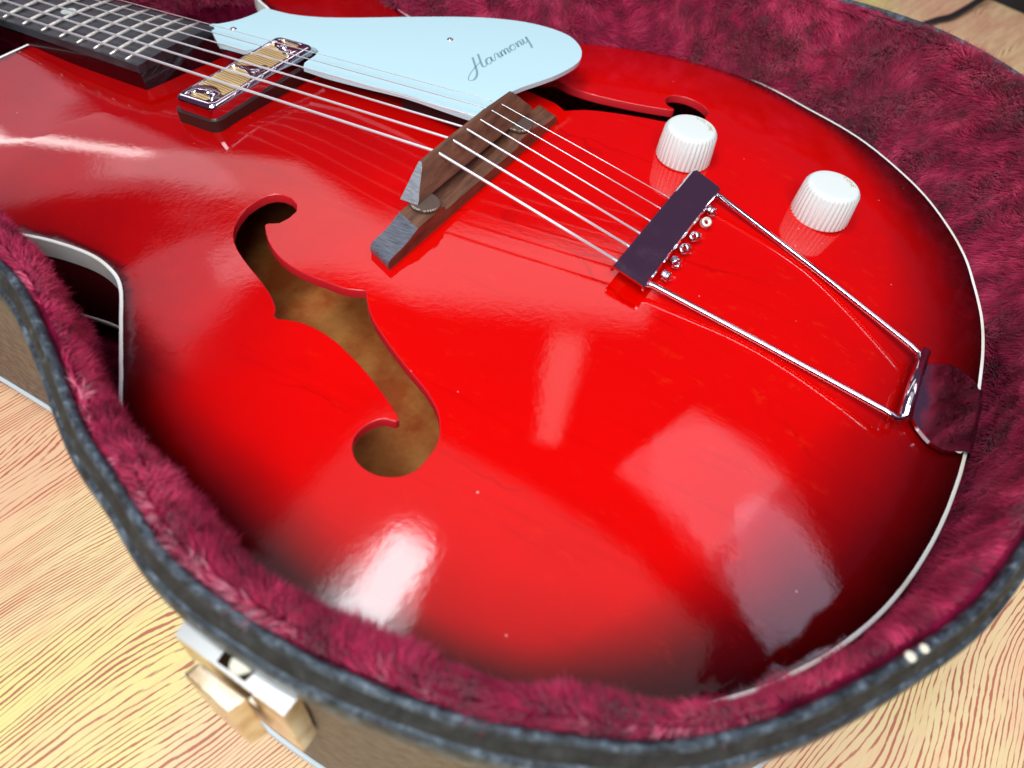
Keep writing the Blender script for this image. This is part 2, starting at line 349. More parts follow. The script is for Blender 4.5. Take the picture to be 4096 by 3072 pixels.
fh_near = np.array([[-5.555, -8.58], [-5.156, -8.351], [-4.975, -7.879], [-4.957, -7.367], [-5.219, -6.99], [-5.712, -6.75], [-6.191, -6.735], [-6.563, -6.875], [-6.84, -7.153], [-7.021, -7.565], [-7.149, -8.194], [-7.054, -8.821], [-6.873, -9.375], [-6.593, -9.806], [-6.214, -10.171], [-5.726, -10.5], [-5.194, -10.789], [-4.639, -11.063], [-4.084, -11.313], [-3.568, -11.554], [-3.083, -11.798], [-2.644, -12.055], [-2.25, -12.354], [-2.049, -12.557], [-1.908, -12.842], [-1.653, -12.912], [-1.393, -12.819], [-1.082, -12.745], [-0.721, -12.659], [-0.393, -12.644], [0.083, -12.669], [0.583, -12.735], [1.216, -12.868], [1.616, -13.007], [2.116, -13.166], [2.581, -13.348], [3.088, -13.551], [3.574, -13.78], [4.004, -13.982], [4.382, -14.179], [4.695, -14.345], [4.963, -14.496], [5.091, -14.613], [5.007, -14.728], [4.827, -14.743], [4.648, -14.793], [4.463, -14.915], [4.318, -15.096], [4.198, -15.296], [4.127, -15.504], [4.083, -15.718], [4.093, -15.946], [4.173, -16.168], [4.309, -16.38], [4.505, -16.557], [4.746, -16.696], [5.03, -16.779], [5.335, -16.806], [5.636, -16.783], [5.907, -16.703], [6.152, -16.584], [6.377, -16.433], [6.576, -16.224], [6.728, -15.987], [6.798, -15.663], [6.842, -15.307], [6.859, -15.003], [6.814, -14.694], [6.73, -14.435], [6.581, -14.171], [6.431, -13.939], [6.223, -13.698], [5.991, -13.488], [5.716, -13.297], [5.327, -13.063], [4.911, -12.862], [4.429, -12.65], [3.925, -12.414], [3.383, -12.146], [2.861, -11.868], [2.29, -11.544], [1.762, -11.208], [1.352, -10.884], [0.968, -10.48], [0.652, -10.09], [0.553, -9.999], [0.37, -10.07], [0.204, -10.148], [-0.059, -10.245], [-0.305, -10.314], [-0.737, -10.334], [-1.236, -10.335], [-1.616, -10.367], [-2.036, -10.366], [-2.489, -10.328], [-2.939, -10.266], [-3.443, -10.142], [-3.926, -9.968], [-4.417, -9.724], [-4.864, -9.438], [-5.296, -9.072], [-5.623, -8.736], [-5.634, -8.654]])
fh_far = np.array([[-4.741, 6.837], [-4.374, 6.561], [-4.252, 6.071], [-4.297, 5.56], [-4.602, 5.218], [-5.121, 5.04], [-5.598, 5.083], [-5.951, 5.267], [-6.191, 5.578], [-6.321, 6.009], [-6.371, 6.648], [-6.201, 7.259], [-5.954, 7.787], [-5.623, 8.181], [-5.202, 8.496], [-4.678, 8.764], [-4.115, 8.986], [-3.53, 9.19], [-2.949, 9.37], [-2.408, 9.547], [-1.896, 9.73], [-1.429, 9.931], [-1.002, 10.18], [-0.778, 10.357], [-0.603, 10.623], [-0.341, 10.661], [-0.094, 10.537], [0.205, 10.426], [0.553, 10.296], [0.877, 10.242], [1.353, 10.209], [1.857, 10.213], [2.501, 10.268], [2.915, 10.357], [3.431, 10.454], [3.915, 10.578], [4.443, 10.717], [4.953, 10.886], [5.404, 11.034], [5.804, 11.183], [6.134, 11.31], [6.418, 11.427], [6.56, 11.528], [6.491, 11.652], [6.314, 11.689], [6.142, 11.76], [5.973, 11.904], [5.852, 12.101], [5.757, 12.315], [5.712, 12.529], [5.694, 12.747], [5.732, 12.973], [5.838, 13.183], [5.999, 13.376], [6.215, 13.528], [6.471, 13.637], [6.763, 13.685], [7.07, 13.675], [7.365, 13.615], [7.624, 13.502], [7.853, 13.354], [8.059, 13.178], [8.23, 12.946], [8.352, 12.692], [8.383, 12.362], [8.382, 12.003], [8.362, 11.699], [8.28, 11.398], [8.165, 11.151], [7.985, 10.908], [7.808, 10.695], [7.572, 10.481], [7.316, 10.301], [7.02, 10.145], [6.605, 9.961], [6.168, 9.812], [5.663, 9.661], [5.135, 9.487], [4.564, 9.288], [4.012, 9.075], [3.406, 8.823], [2.84, 8.554], [2.394, 8.282], [1.964, 7.928], [1.603, 7.58], [1.493, 7.501], [1.321, 7.594], [1.165, 7.691], [0.916, 7.82], [0.681, 7.919], [0.254, 7.991], [-0.241, 8.053], [-0.615, 8.131], [-1.032, 8.181], [-1.486, 8.198], [-1.94, 8.192], [-2.456, 8.13], [-2.956, 8.016], [-3.473, 7.834], [-3.951, 7.605], [-4.425, 7.294], [-4.79, 7.001], [-4.811, 6.92]])
def sm(t): t = np.clip(t, 0, 1); return t*t*(3-2*t)
def top_h(P):
    P = np.atleast_2d(P)
    d, _ = pdist(P, outline)
    t = np.clip(d/11, 0, 1)
    return 1.5*(.35*sm(t)+.65*t*(2-t))*(d**2/(d**2+.12))*(0.05+.95*sm((P[:, 0]+27)/20)), d
def H(x, y): return float(top_h([(x, y)])[0][0])

def body_plate(name, holes, zfun, thick, m, parent, step=0.45):
    loops = [outline[::-1] if False else outline] + holes
    V2 = [tuple(p) for lp in loops for p in lp]; E = []; s = 0
    for lp in loops:
        n_ = len(lp); E += [(s+i, s+(i+1) % n_) for i in range(n_)]; s += n_
    gx, gy = np.meshgrid(np.arange(-28, 25.5, step), np.arange(-22, 22.5, step))
    G = np.c_[gx.ravel()+np.where((np.arange(gx.size)//gx.shape[1]) % 2 == 0, 0, step/2), gy.ravel()]
    ok = inside(G, outline)
    for h_ in holes: ok &= ~inside(G, h_)
    G = G[ok]; ok = pdist(G, outline)[0] > 0.2
    for h_ in holes: ok &= pdist(G, h_)[0] > 0.16
    G = G[ok]
    # a denser band next to the holes keeps their rims clean
    V2 = [Vector(v_) for v_ in V2] + [Vector(g) for g in G]
    r = delaunay_2d_cdt(V2, E, [], 0, 1e-5)
    VV = np.array([tuple(v_) for v_ in r[0]]); FF = np.array([f_ for f_ in r[2]])
    cen = VV[FF].mean(1); ok = inside(cen, outline)
    for h_ in holes: ok &= ~inside(cen, h_)
    FF = FF[ok]
    a = VV[FF]; cr = (a[:, 1, 0]-a[:, 0, 0])*(a[:, 2, 1]-a[:, 0, 1])-(a[:, 1, 1]-a[:, 0, 1])*(a[:, 2, 0]-a[:, 0, 0])
    FF[cr < 0] = FF[cr < 0][:, ::-1]; FF = FF[np.abs(cr) > 1e-7]
    z, d = zfun(VV)
    e = 0.05
    zx, _ = zfun(VV+[e, 0]); zx2, _ = zfun(VV-[e, 0]); zy, _ = zfun(VV+[0, e]); zy2, _ = zfun(VV-[0, e])
    nx, ny = -(zx-zx2)/(2*e), -(zy-zy2)/(2*e)
    me = bpy.data.meshes.new(name)
    me.from_pydata([(x*CM, y_*CM, q*CM) for (x, y_), q in zip(VV, z)], [], [tuple(int(i) for i in f_) for f_ in FF])
    o = link(me, name, m, parent, True)
    nn = np.c_[nx, ny, np.ones(len(nx))]; nn /= np.linalg.norm(nn, axis=1)[:, None]
    me.normals_split_custom_set_from_vertices([tuple(q) for q in nn])
    at_ = me.attributes.new('burst', 'FLOAT', 'POINT')
    # the burst is deeper towards the tail and on the treble rim
    wdt = .45+1.9*sm((-12-VV[:, 1])/5)*sm((10-VV[:, 0])/9)*sm((VV[:, 0]+9)/5)+1.2*sm((VV[:, 0]+6)/12)+3.6*sm((VV[:, 0]-13)/8)+2.4*sm((VV[:, 0]-12)/8)*sm((-2-VV[:, 1])/10)
    at_.data.foreach_set('value', (np.clip(d/wdt, 0, 1)**0.75*(.84+.16*sm(d/9))*(1-.36*sm((3-VV[:, 0])/16))).astype(np.float32))
    return o
plate = body_plate('body_top', [fh_near, fh_far], top_h, 0.45, red, guitar)
# underside of the top, so that light enters only through the sound holes
def under(P): z, d = top_h(P); return z-0.42, d
body_plate('top_underside', [fh_near, fh_far], under, 0, raw, guitar, 1.2)
def hole_wall(lp):
    n_ = len(lp); z = top_h(lp)[0]; V = []; F = []
    tx = np.roll(lp, -1, 0)-np.roll(lp, 1, 0); tx /= np.linalg.norm(tx, axis=1)[:, None]
    ar = np.sum(lp[:, 0]*np.roll(lp[:, 1], -1)-np.roll(lp[:, 0], -1)*lp[:, 1])
    nrm = np.c_[-tx[:, 1], tx[:, 0]]*(1 if ar > 0 else -1)          # points into the hole
    rings = [(0, 0), (0.022, -0.012), (0.035, -0.04), (0.035, -0.43)]
    for off, dz in rings:
        for p, q, zz in zip(lp, nrm, z): V.append((p[0]+q[0]*off, p[1]+q[1]*off, zz+dz))
    for k in range(len(rings)-1):
        for i in range(n_):
            j = (i+1) % n_; F.append((k*n_+i, k*n_+j, (k+1)*n_+j, (k+1)*n_+i))
    return V, F
for lp in (fh_near, fh_far):
    V, F = hole_wall(lp); mesh('sound_hole_edge', V, F, rededge, guitar, True)
def ring_sweep(name, poly, prof, m, parent, smooth=True):
    "prof: (outward offset, z); poly closed"
    n_ = len(poly); tx = np.roll(poly, -1, 0)-np.roll(poly, 1, 0); tx /= np.linalg.norm(tx, axis=1)[:, None]
    ar = np.sum(poly[:, 0]*np.roll(poly[:, 1], -1)-np.roll(poly[:, 0], -1)*poly[:, 1])
    nrm = np.c_[tx[:, 1], -tx[:, 0]]*(1 if ar > 0 else -1)
    V = [(p[0]+q[0]*o_, p[1]+q[1]*o_, z) for o_, z in prof for p, q in zip(poly, nrm)]
    F = []
    for k in range(len(prof)-1):
        for i in range(n_):
            j = (i+1) % n_; F.append((k*n_+i, k*n_+j, (k+1)*n_+j, (k+1)*n_+i))
    return mesh(name, V, F, m, parent, smooth)
ring_sweep('binding', outline, [(-0.04, 0.0), (0.0, 0.015), (0.09, 0.015), (0.12, -0.02), (0.12, -0.98), (0.0, -1.0)], cream, guitar, False)
ring_sweep('body_side', outline, [(0.0, -0.9), (0.09, -0.99), (0.09, -4.6)], side, guitar)
ring_sweep('back_binding', outline, [(0.09, -4.6), (0.12, -4.62), (0.12, -4.95), (0.0, -5.0)], cream, guitar)
bo = catmull([[25.0, 0.8], [24.95, -1.5], [24.73, -3.6], [24.6, -4.9], [24.27, -7], [23.8, -9], [23.15, -11], [22.4, -12.7], [21.4, -14.4], [20.5, -15.6], [19.5, -16.8], [17, -18.9], [13.5, -20.6], [9.5, -21.4], [5, -21.4], [1, -20.8], [-2, -19.9], [-3.7, -19.1], [-5.5, -17.4], [-7.3, -15.65], [-8.87, -14.15], [-10.04, -13.56], [-11.58, -13.35], [-13.67, -13.66], [-15.64, -14.33], [-18, -15.2], [-21, -15.2], [-24, -13.6], [-26.3, -10], [-27.4, -6], [-27.6, -2.6], [-27.6, 0], [-27.4, 2.2], [-24, 2.9], [-20.5, 3.2], [-18.3, 4.2], [-17.5, 6.2], [-18.6, 8.3], [-20.4, 9.4], [-22.0, 10.2], [-23.3, 11.7], [-22.6, 14.2], [-20.3, 15.9], [-17.5, 16.0], [-15, 15.2], [-13, 14.3], [-10.6, 14.0], [-8, 14.8], [-5, 16.8], [-2, 18.9], [1, 20.4], [4, 21.3], [7, 21.5], [10.4, 20.9], [13.1, 19.9], [15.9, 18.8], [18.1, 17.4], [20.7, 15.0], [22.4, 12.6], [23.6, 10.2], [24.3, 7.8], [24.8, 5.5], [25, 3.2]], 3)
mesh('body_back', [(x, y, -5.0) for x, y in bo], [tuple(range(len(bo)))], inner, guitar)
ring_sweep('inner_lining', outline, [(-0.02, -0.4), (-0.02, -5.0)], raw, guitar)

# neck, fingerboard, frets
FR = [[[-38.963, -2.209, 0.194], [-38.974, 0.0, 0.314], [-38.963, 2.209, 0.194]], [[-36.791, -2.266, 0.358], [-36.802, 0.0, 0.478], [-36.791, 2.266, 0.358]], [[-34.741, -2.319, 0.513], [-34.752, 0.0, 0.633], [-34.741, 2.319, 0.513]], [[-32.807, -2.37, 0.66], [-32.817, 0.0, 0.779], [-32.807, 2.37, 0.66]], [[-30.98, -2.418, 0.798], [-30.99, 0.0, 0.917], [-30.98, 2.418, 0.798]], [[-29.256, -2.464, 0.928], [-29.267, 0.0, 1.047], [-29.256, 2.464, 0.928]], [[-27.629, -2.506, 1.051], [-27.639, 0.0, 1.17], [-27.629, 2.506, 1.051]], [[-26.094, -2.547, 1.167], [-26.104, 0.0, 1.287], [-26.094, 2.547, 1.167]], [[-24.644, -2.585, 1.277], [-24.654, 0.0, 1.396], [-24.644, 2.585, 1.277]], [[-23.276, -2.621, 1.38], [-23.286, 0.0, 1.5], [-23.276, 2.621, 1.38]], [[-21.984, -2.655, 1.478], [-21.995, 0.0, 1.597], [-21.984, 2.655, 1.478]], [[-20.765, -2.687, 1.57], [-20.776, 0.0, 1.689], [-20.765, 2.687, 1.57]], [[-19.615, -2.717, 1.657], [-19.625, 0.0, 1.776], [-19.615, 2.717, 1.657]]]
f20, f8 = FR[-1], FR[0]
FZ = 3.4518                                     # fingerboard crown: z = FZ + SL*x
def fbw(x): return 2.78+(2.2-2.78)*(-19.6-x)/(38.9-19.6)
def fb_section(x, k=9):
    w_ = fbw(x); return [(x, w_*(2*i/(k-1)-1), FZ+SL*x-0.13*(2*i/(k-1)-1)**2) for i in range(k)]
V = []; F = []; xs = np.linspace(-60, -18.6, 12); k = 9
for x in xs:
    s_ = fb_section(x); V += s_; V += [(x, s_[-1][1], s_[-1][2]-.42), (x, s_[0][1], s_[0][2]-.42)]
for i in range(len(xs)-1):
    a = i*11; c = a+11
    for j in range(11):
        l = (j+1) % 11; F.append((a+j, c+j, c+l, a+l))
F += [tuple(range(11)), tuple(range(11*(len(xs)-1), 11*len(xs)))[::-1]]
mesh('fingerboard', V, F, ebony, guitar)
for n_, (a, c, d) in zip(range(8, 21), FR):
    P = []
    for t in np.linspace(-0.985, 0.985, 9):
        P.append((a[0]+(c[0]-a[0])*(1-t*t), a[1]*(-t) if t < 0 else d[1]*t, c[2]-(c[2]-a[2])*t*t+0.03))
    P = [(p[0], -abs(p[1]) if t < 0 else abs(p[1]), p[2]) for p, t in zip(P, np.linspace(-1, 1, 9))]
    tube('fret', P, [0.06]+[0.095]*7+[0.06], fretm, guitar, 8)
for xa in ((FR[7][1][0]+FR[6][1][0])/2,):
    z0 = FZ+SL*xa
    bmm = bmesh.new(); prism(bmm, [(xa+.42*math.cos(t), .42*math.sin(t)) for t in np.linspace(0, 2*math.pi, 25)[:-1]], lambda x, y_: FZ+SL*x-.1, lambda x, y_: FZ+SL*x+.006)
    bm_obj('inlay_dot', bmm, pearl, guitar)
# block under the fingerboard end, standing on the top; and the neck beyond the body
bmm = bmesh.new()
blk = [(-27.9, -2.45), (-18.8, -2.66), (-18.8, 2.66), (-27.9, 2.35)]
V = [(x+.55*(x > -20), y_*1.10, max(0.0, H(x, y_))-0.25 if x > -27.5 else -.3) for x, y_ in blk]+[(x, y_*1.01, FZ+SL*x-.52) for x, y_ in blk]
mesh('neck_block', V, [(3, 2, 1, 0), (4, 5, 6, 7), (0, 1, 5, 4), (1, 2, 6, 5), (2, 3, 7, 6), (3, 0, 4, 7)], neckm, guitar)
V = []; F = []
xs = np.array([-27.75, -28.2, -29.2, -31, -36, -46, -60]); dep = [5.0, 3.6, 2.4, 1.9, 1.7, 1.6, 1.5]
for x, dp in zip(xs, dep):
    for t in np.linspace(0, math.pi, 13):
        V.append((x, -fbw(x)*.97*math.cos(t), FZ+SL*x-.74-dp*math.sin(t)**.8))
for i in range(len(xs)-1):
    for j in range(12): F.append((i*13+j, i*13+j+1, (i+1)*13+j+1, (i+1)*13+j))
    F.append((i*13+12, i*13, (i+1)*13, (i+1)*13+12))
F.append(tuple(range(13))[::-1])
mesh('neck', V, F, neckm, guitar, False)

# strings
for (a, s_, t_), r_, m_ in zip([[[-46.151, -1.93, -0.197], [-0.467, -2.846, 3.68], [8.714, -3.315, 2.25]], [[-46.157, -1.158, -0.12], [-0.434, -1.683, 3.753], [8.803, -2.097, 2.25]], [[-46.16, -0.386, -0.082], [-0.431, -0.543, 3.789], [8.887, -0.962, 2.25]], [[-46.16, 0.386, -0.082], [-0.423, 0.575, 3.79], [8.977, 0.151, 2.25]], [[-46.157, 1.158, -0.12], [-0.2, 1.593, 3.773], [9.091, 1.323, 2.25]], [[-46.151, 1.93, -0.197], [-0.12, 2.483, 3.71], [9.151, 2.365, 2.25]]], (.073, .064, .055, .038, .026, .022), (wound, wound, wound, wound, steel, steel)):
    tube('string', [a, s_, ((s_[0]+t_[0])/2, (s_[1]+t_[1])/2, (s_[2]+t_[2])/2), (t_[0]+.2, t_[1], t_[2]-.06)], r_, m_, guitar, 8)

# pickguard
pgp = [[-19.266, 3.147], [-18.378, 2.42], [-17.449, 1.72], [-17.002, 1.504], [-16.561, 1.508], [-15.965, 1.534], [-14.823, 1.526], [-13.893, 1.545], [-12.615, 1.534], [-11.353, 1.596], [-9.879, 1.498], [-7.575, 1.59], [-5.155, 1.758], [-2.932, 1.589], [-1.145, 1.45], [-0.953, 1.532], [-0.925, 2.4], [-0.752, 3.585], [-0.463, 4.94], [-0.057, 5.898], [0.428, 6.888], [0.752, 7.734], [1.0, 8.687], [1.089, 9.393], [1.036, 10.029], [0.811, 10.687], [0.471, 11.295], [-0.039, 11.86], [-0.622, 12.325], [-1.417, 12.641], [-2.364, 12.802], [-3.371, 12.816], [-4.39, 12.664], [-5.681, 12.271], [-7.05, 11.664], [-8.729, 10.703], [-10.286, 9.73], [-12.321, 8.39], [-14.246, 7.281], [-15.794, 6.732], [-16.795, 6.597], [-17.716, 6.601], [-17.976, 6.573], [-18.093, 6.374], [-18.046, 5.848], [-18.111, 5.306], [-18.223, 4.742], [-18.429, 4.21], [-18.68, 3.777], [-18.926, 3.43]]
pgp = catmull(pgp, 2)
PZ = lambda x: 3.2+SL*x
# notch for the pickup
bmm = bmesh.new()
q = []; done = False
for x, y_ in pgp:
    if -14.85 < x < -11.7 and y_ < 3.0:
        if not done:
            done = True; q += [(-14.85, 2.0), (-14.85, 3.2), (-14.7, 3.55), (-14.3, 3.75), (-12.2, 3.75), (-11.8, 3.5), (-11.65, 3.0), (-11.6, 2.0)]
    else: q.append((x, y_))
prism(bmm, q, lambda x, y_: PZ(x)-.24, lambda x, y_: PZ(x))
pg = bm_obj('pickguard', bmm, plastic, guitar, bevel=0.07, seg=2)
for x, y_ in ((-6.36, 8.43), (-17.67, 3.35)):
    lathe('screw', [(.19, 0), (.18, .05), (.10, .09), (.02, .10)], (x, y_, PZ(x)-.01), chrome, pg, 16)
bmm = bmesh.new(); box(bmm, (-3.6, 2.6, 2.0), (4.2, 0.5, 0.9)); bm_obj('pickguard_reflection_block', bmm, blackp, guitar, bevel=.05)  # black block added in place of the dark reflection under the guard
# lettering in script, laid on the plastic: strokes in a unit frame (u along the word, v up)
strokes = [
 [(0.20,1.00),(0.17,0.70),(0.13,0.30),(0.09,-0.05),(0.02,-0.28),(-0.08,-0.38),(-0.17,-0.28),(-0.16,-0.10),(-0.06,0.10),(0.10,0.28),(0.30,0.45)],
 [(0.36,1.02),(0.33,0.70),(0.30,0.35),(0.29,0.08),(0.34,0.0),(0.42,0.12)],
 [(0.56,0.40),(0.48,0.42),(0.42,0.25),(0.43,0.05),(0.50,0.02),(0.56,0.20),(0.58,0.42),(0.57,0.12),(0.61,0.02),(0.66,0.12)],
 [(0.66,0.12),(0.69,0.36),(0.72,0.46),(0.77,0.40),(0.78,0.34),(0.77,0.10),(0.80,0.02),(0.84,0.12)],
 [(0.86,0.40),(0.86,0.02),(0.88,0.30),(0.93,0.42),(0.96,0.34),(0.955,0.02),(0.98,0.30),(1.03,0.42),(1.06,0.34),(1.055,0.05),(1.09,0.03),(1.13,0.12)],
 [(1.24,0.41),(1.17,0.38),(1.13,0.22),(1.16,0.04),(1.23,0.02),(1.28,0.18),(1.25,0.38),(1.31,0.36)],
 [(1.35,0.40),(1.35,0.02),(1.38,0.30),(1.43,0.42),(1.46,0.34),(1.455,0.05),(1.49,0.03),(1.53,0.14)],
 [(1.55,0.41),(1.54,0.10),(1.58,0.02),(1.64,0.12),(1.67,0.42),(1.66,0.0),(1.64,-0.35),(1.62,-0.50)]]
o0 = np.array([-3.206, 5.494]); du = np.array([0.497, 3.008]); dv = np.array([-1.067, 1.034])
V = []; F = []
for st in strokes:
    P = catmull(st, 4, False)
    P = o0+P[:, :1]*du+P[:, 1:]*dv
    T = np.gradient(P, axis=0); T /= np.linalg.norm(T, axis=1)[:, None]+1e-9; Nn = np.c_[-T[:, 1], T[:, 0]]
    dn = T @ (dv/np.linalg.norm(dv)); wd = 0.028+0.035*np.clip(-dn, 0, 1)
    s0 = len(V)
    for p, q_, w_ in zip(P, Nn, wd):
        a, c = p+q_*w_/1, p-q_*w_/1
        V += [(a[0], a[1], PZ(a[0])+.006), (c[0], c[1], PZ(c[0])+.006)]
    F += [(s0+2*i, s0+2*i+1, s0+2*i+3, s0+2*i+2) for i in range(len(P)-1)]
mesh('lettering', V, F, engrave, pg)

# pickup: brown base, chrome cover with cut-out windows over a gold mesh, two screws
PC = np.array([-13.20, -0.57]); PH = (1.27, 3.98)
pzt = lambda x: 3.58+SL*x
def rrect(hx, hy, r, c=PC, k=6):
    o = []
    for sx, sy, a0 in ((1, 1, 0), (-1, 1, 90), (-1, -1, 180), (1, -1, 270)):
        for t in np.linspace(0, 90, k):
            a = math.radians(a0+t); o.append((c[0]+sx*(hx-r)+r*math.cos(a), c[1]+sy*(hy-r)+r*math.sin(a)))
    return o
bmm = bmesh.new(); prism(bmm, rrect(PH[0]+.14, PH[1]+.12, .5), lambda x, y_: 0.7, lambda x, y_: pzt(x)-.78)
pk = bm_obj('pickup', bmm, puckbase, guitar, bevel=.04)
# cover: side wall + top frame triangulated around windows
def window_pts():
    cx, cy = PC
    def W(l): return [(cx+a, cy+c) for a, c in l]
    hx = .93
    # two big windows with pointed inner ends, two crescents by the screws
    mk = lambda s: W([(-hx, s*.32), (-hx+.15, s*.22), (0, s*.62), (hx-.15, s*.22), (hx, s*.32), (hx, s*2.35), (.50, s*2.28), (.28, s*2.5), (0, s*2.62), (-.28, s*2.5), (-.50, s*2.28), (-hx, s*2.35)][::1])
    big1 = W([(-hx, .15), (0, .35), (hx-.25, .75), (hx-.1, .2), (hx, .25), (hx, 2.3), (.5, 2.3), (.2, 2.45), (-.1, 2.6), (-.5, 2.75), (-hx, 2.95)])
    big2 = W([(-hx, -.25), (-.45, -.12), (0, -.18), (.45, -.42), (hx, -.9), (hx, -2.75), (.5, -2.55), (.2, -2.42), (-.15, -2.35), (-.5, -2.40), (-hx, -2.5)])
    small1 = W([(-.55, 3.35), (0, 3.22), (.55, 3.2), (.62, 3.4), (.45, 3.55), (-.45, 3.62), (-.6, 3.5)])
    small2 = W([(-.6, -3.3), (-.45, -3.18), (.1, -3.1), (.55, -3.3), (.6, -3.5), (.4, -3.62), (-.45, -3.6)])
    return [catmull(q_, 3) for q_ in (big1, big2, small1, small2)]
wins = window_pts()
def cover():
    outer = np.array(rrect(PH[0], PH[1], .42)); ins = np.array(rrect(PH[0]-.26, PH[1]-.28, .22))
    loops = [ins]+wins; V2 = []; E = []; s = 0
    for lp in loops:
        V2 += [Vector(p) for p in lp]; E += [(s+i, s+(i+1) % len(lp)) for i in range(len(lp))]; s += len(lp)
    r = delaunay_2d_cdt(V2, E, [], 0, 1e-5)
    VV = np.array([tuple(v_) for v_ in r[0]]); FF = np.array(r[2]); cen = VV[FF].mean(1); ok = inside(cen, ins)
    for w_ in wins: ok &= ~inside(cen, np.array(w_))
    V = [(x, y_, pzt(x)) for x, y_ in VV]; F = [tuple(int(i) for i in f_) for f_ in FF[ok]]
    # rounded shoulder and walls
    n_ = len(ins); prev = None
    rings = [(ins+(outer-ins)*t_, dz_) for t_, dz_ in ((0, 0), (.3, -.015), (.55, -.045), (.78, -.10), (.93, -.17), (1, -.26), (1, -.80))]
    base = []
    for lp, dz in rings:
        base.append(len(V)); V += [(x, y_, pzt(x)+dz) for x, y_ in lp]
    for a, c in zip(base[:-1], base[1:]):
        for i in range(n_):
            j = (i+1) % n_; F.append((a+i, a+j, c+j, c+i))
    for w_ in wins:
        s = len(V); m_ = len(w_); V += [(x, y_, pzt(x)) for x, y_ in w_]+[(x, y_, pzt(x)-.1) for x, y_ in w_]
        for i in range(m_):
            j = (i+1) % m_; F.append((s+i, s+j, s+m_+j, s+m_+i))
    return V, F
V, F = cover()
bmm = bmesh.new(); vs = [bmm.verts.new(v_) for v_ in V]
for f_ in F:
    try: bmm.faces.new([vs[i] for i in f_])
    except ValueError: pass
bmesh.ops.remove_doubles(bmm, verts=bmm.verts, dist=1e-4)
pc = bm_obj('pickup_cover', bmm, chrome, pk)
for p in pc.data.polygons: p.use_smooth = abs(p.normal.z) < .9995 or len(p.vertices) == 4
mesh('gold_mesh', [(x, y_, pzt(x)-.09) for x, y_ in rrect(PH[0]-.14, PH[1]-.14, .3)], [tuple(range(24))], foil, pk)
for s_ in (-1, 1):
    lathe('screw', [(.24, -.05), (.24, .03), (.18, .09), (.05, .12)], (PC[0]+.05, PC[1]+s_*2.88, pzt(PC[0])+.0), chrome, pk, 18)

# bridge
bmm = bmesh.new()
prof = [(-8.25, .0), (-8.32, .18), (-8.33, .34), (-8.27, .45), (-8.14, .52), (-7.9, .55), (-7.6, .565), (-7.3, .60), (-7.0, .66), (-6.7, .75), (-6.45, .84), (-6.25, .90), (-6.1, .92), (-4.3, .92), (-4.15, .62), (-3.9, .6), (1.9, .6), (2.2, .62), (2.4, .9), (3.9, .9), (4.2, .82), (4.8, .6), (5.4, .5), (6.1, .48), (6.35, .35), (6.4, 0.0)]
def bx(y_): return 0.62+0.072*y_*.9           # centre line of the base
V = []; F = []; k = len(prof)
for sx in (-1, 1):
    for y_, z in prof:
        wv2 = .62; xx = bx(y_)+sx*wv2; V.append((xx, y_-sx*.25, (H(xx, y_)-.02 if z == 0 else 1.5+z)))
for i in range(k-1): F.append((i, i+1, k+i+1, k+i))
F += [tuple(range(k))[::-1], tuple(range(k, 2*k)), (k-1, 0, k, 2*k-1)]
bmm = bmesh.new(); vs = [bmm.verts.new(v_) for v_ in V]
for f_ in F: bmm.faces.new([vs[i] for i in f_])
bridge = bm_obj('bridge', bmm, [rose, worn], guitar, bevel=.03, smooth=35)
for p in bridge.data.polygons:
    if p.center.y < -0.0625 and abs(p.normal.x) < .5: p.material_index = 1
# saddle: curved crown, concave back, polished end
V = []; F = []
ys = np.r_[-5.62, -5.2, -4.75, -4.26, np.linspace(-4.0, 4.65, 20)]
def crown(y_):
    t = (y_+0.15)/4.9; z = 3.90-.16*t*t
    return z
for y_ in ys:
    c_ = bx(y_); zt = crown(y_); zb = 2.62; xf = -.40+.062*y_ + (.02)
    sec = [(xf, y_, zb), (xf-.02, y_, zt-.03), (xf+.03, y_, zt), (xf+.14, y_, zt-.03), (xf+.24, y_, zt-.14), (xf+.42, y_, zt-.42 if zt-.42 > zb+.3 else zb+.35), (xf+.62, y_, zb+.38), (xf+.80, y_, zb+.12), (xf+.84, y_, zb)]
    V += sec
k = 9
for i in range(len(ys)-1):
    for j in range(k): l = (j+1) % k; F.append((i*k+j, i*k+l, (i+1)*k+l, (i+1)*k+j))
F += [tuple(range(k)), tuple(range(k*(len(ys)-1), k*len(ys)))[::-1]]
bmm = bmesh.new(); vs = [bmm.verts.new(v_) for v_ in V]
for f_ in F: bmm.faces.new([vs[i] for i in f_])
bmesh.ops.recalc_face_normals(bmm, faces=bmm.faces)
for co, no, mi in (((0, -4.05, 3.72), (0.10, -1.00, 1.22), 1), ((0, 3.7, 3.75), (0, .95, .95), 0)):
    r_ = bmesh.ops.bisect_plane(bmm, geom=bmm.verts[:]+bmm.edges[:]+bmm.faces[:], plane_co=co, plane_no=no, clear_outer=True)
    ed = [e for e in r_['geom_cut'] if isinstance(e, bmesh.types.BMEdge)]
    nf = bmesh.ops.contextual_create(bmm, geom=ed)['faces']
    for f_ in nf: f_.material_index = mi
sad = bm_obj('saddle', bmm, [rose, worn], bridge, smooth=32)
for y_ in (-4.95, 3.15):
    z = 2.44
    lathe('thumbwheel', [(.62, 0), (.68, .03), (.68, .13), (.62, .17)], (bx(y_)-.05, y_, z), wheel_m, bridge, 72, ripple=lambda th, i: .03*(1 if int(th*72/(2*math.pi)) % 2 else -1), smooth=False)

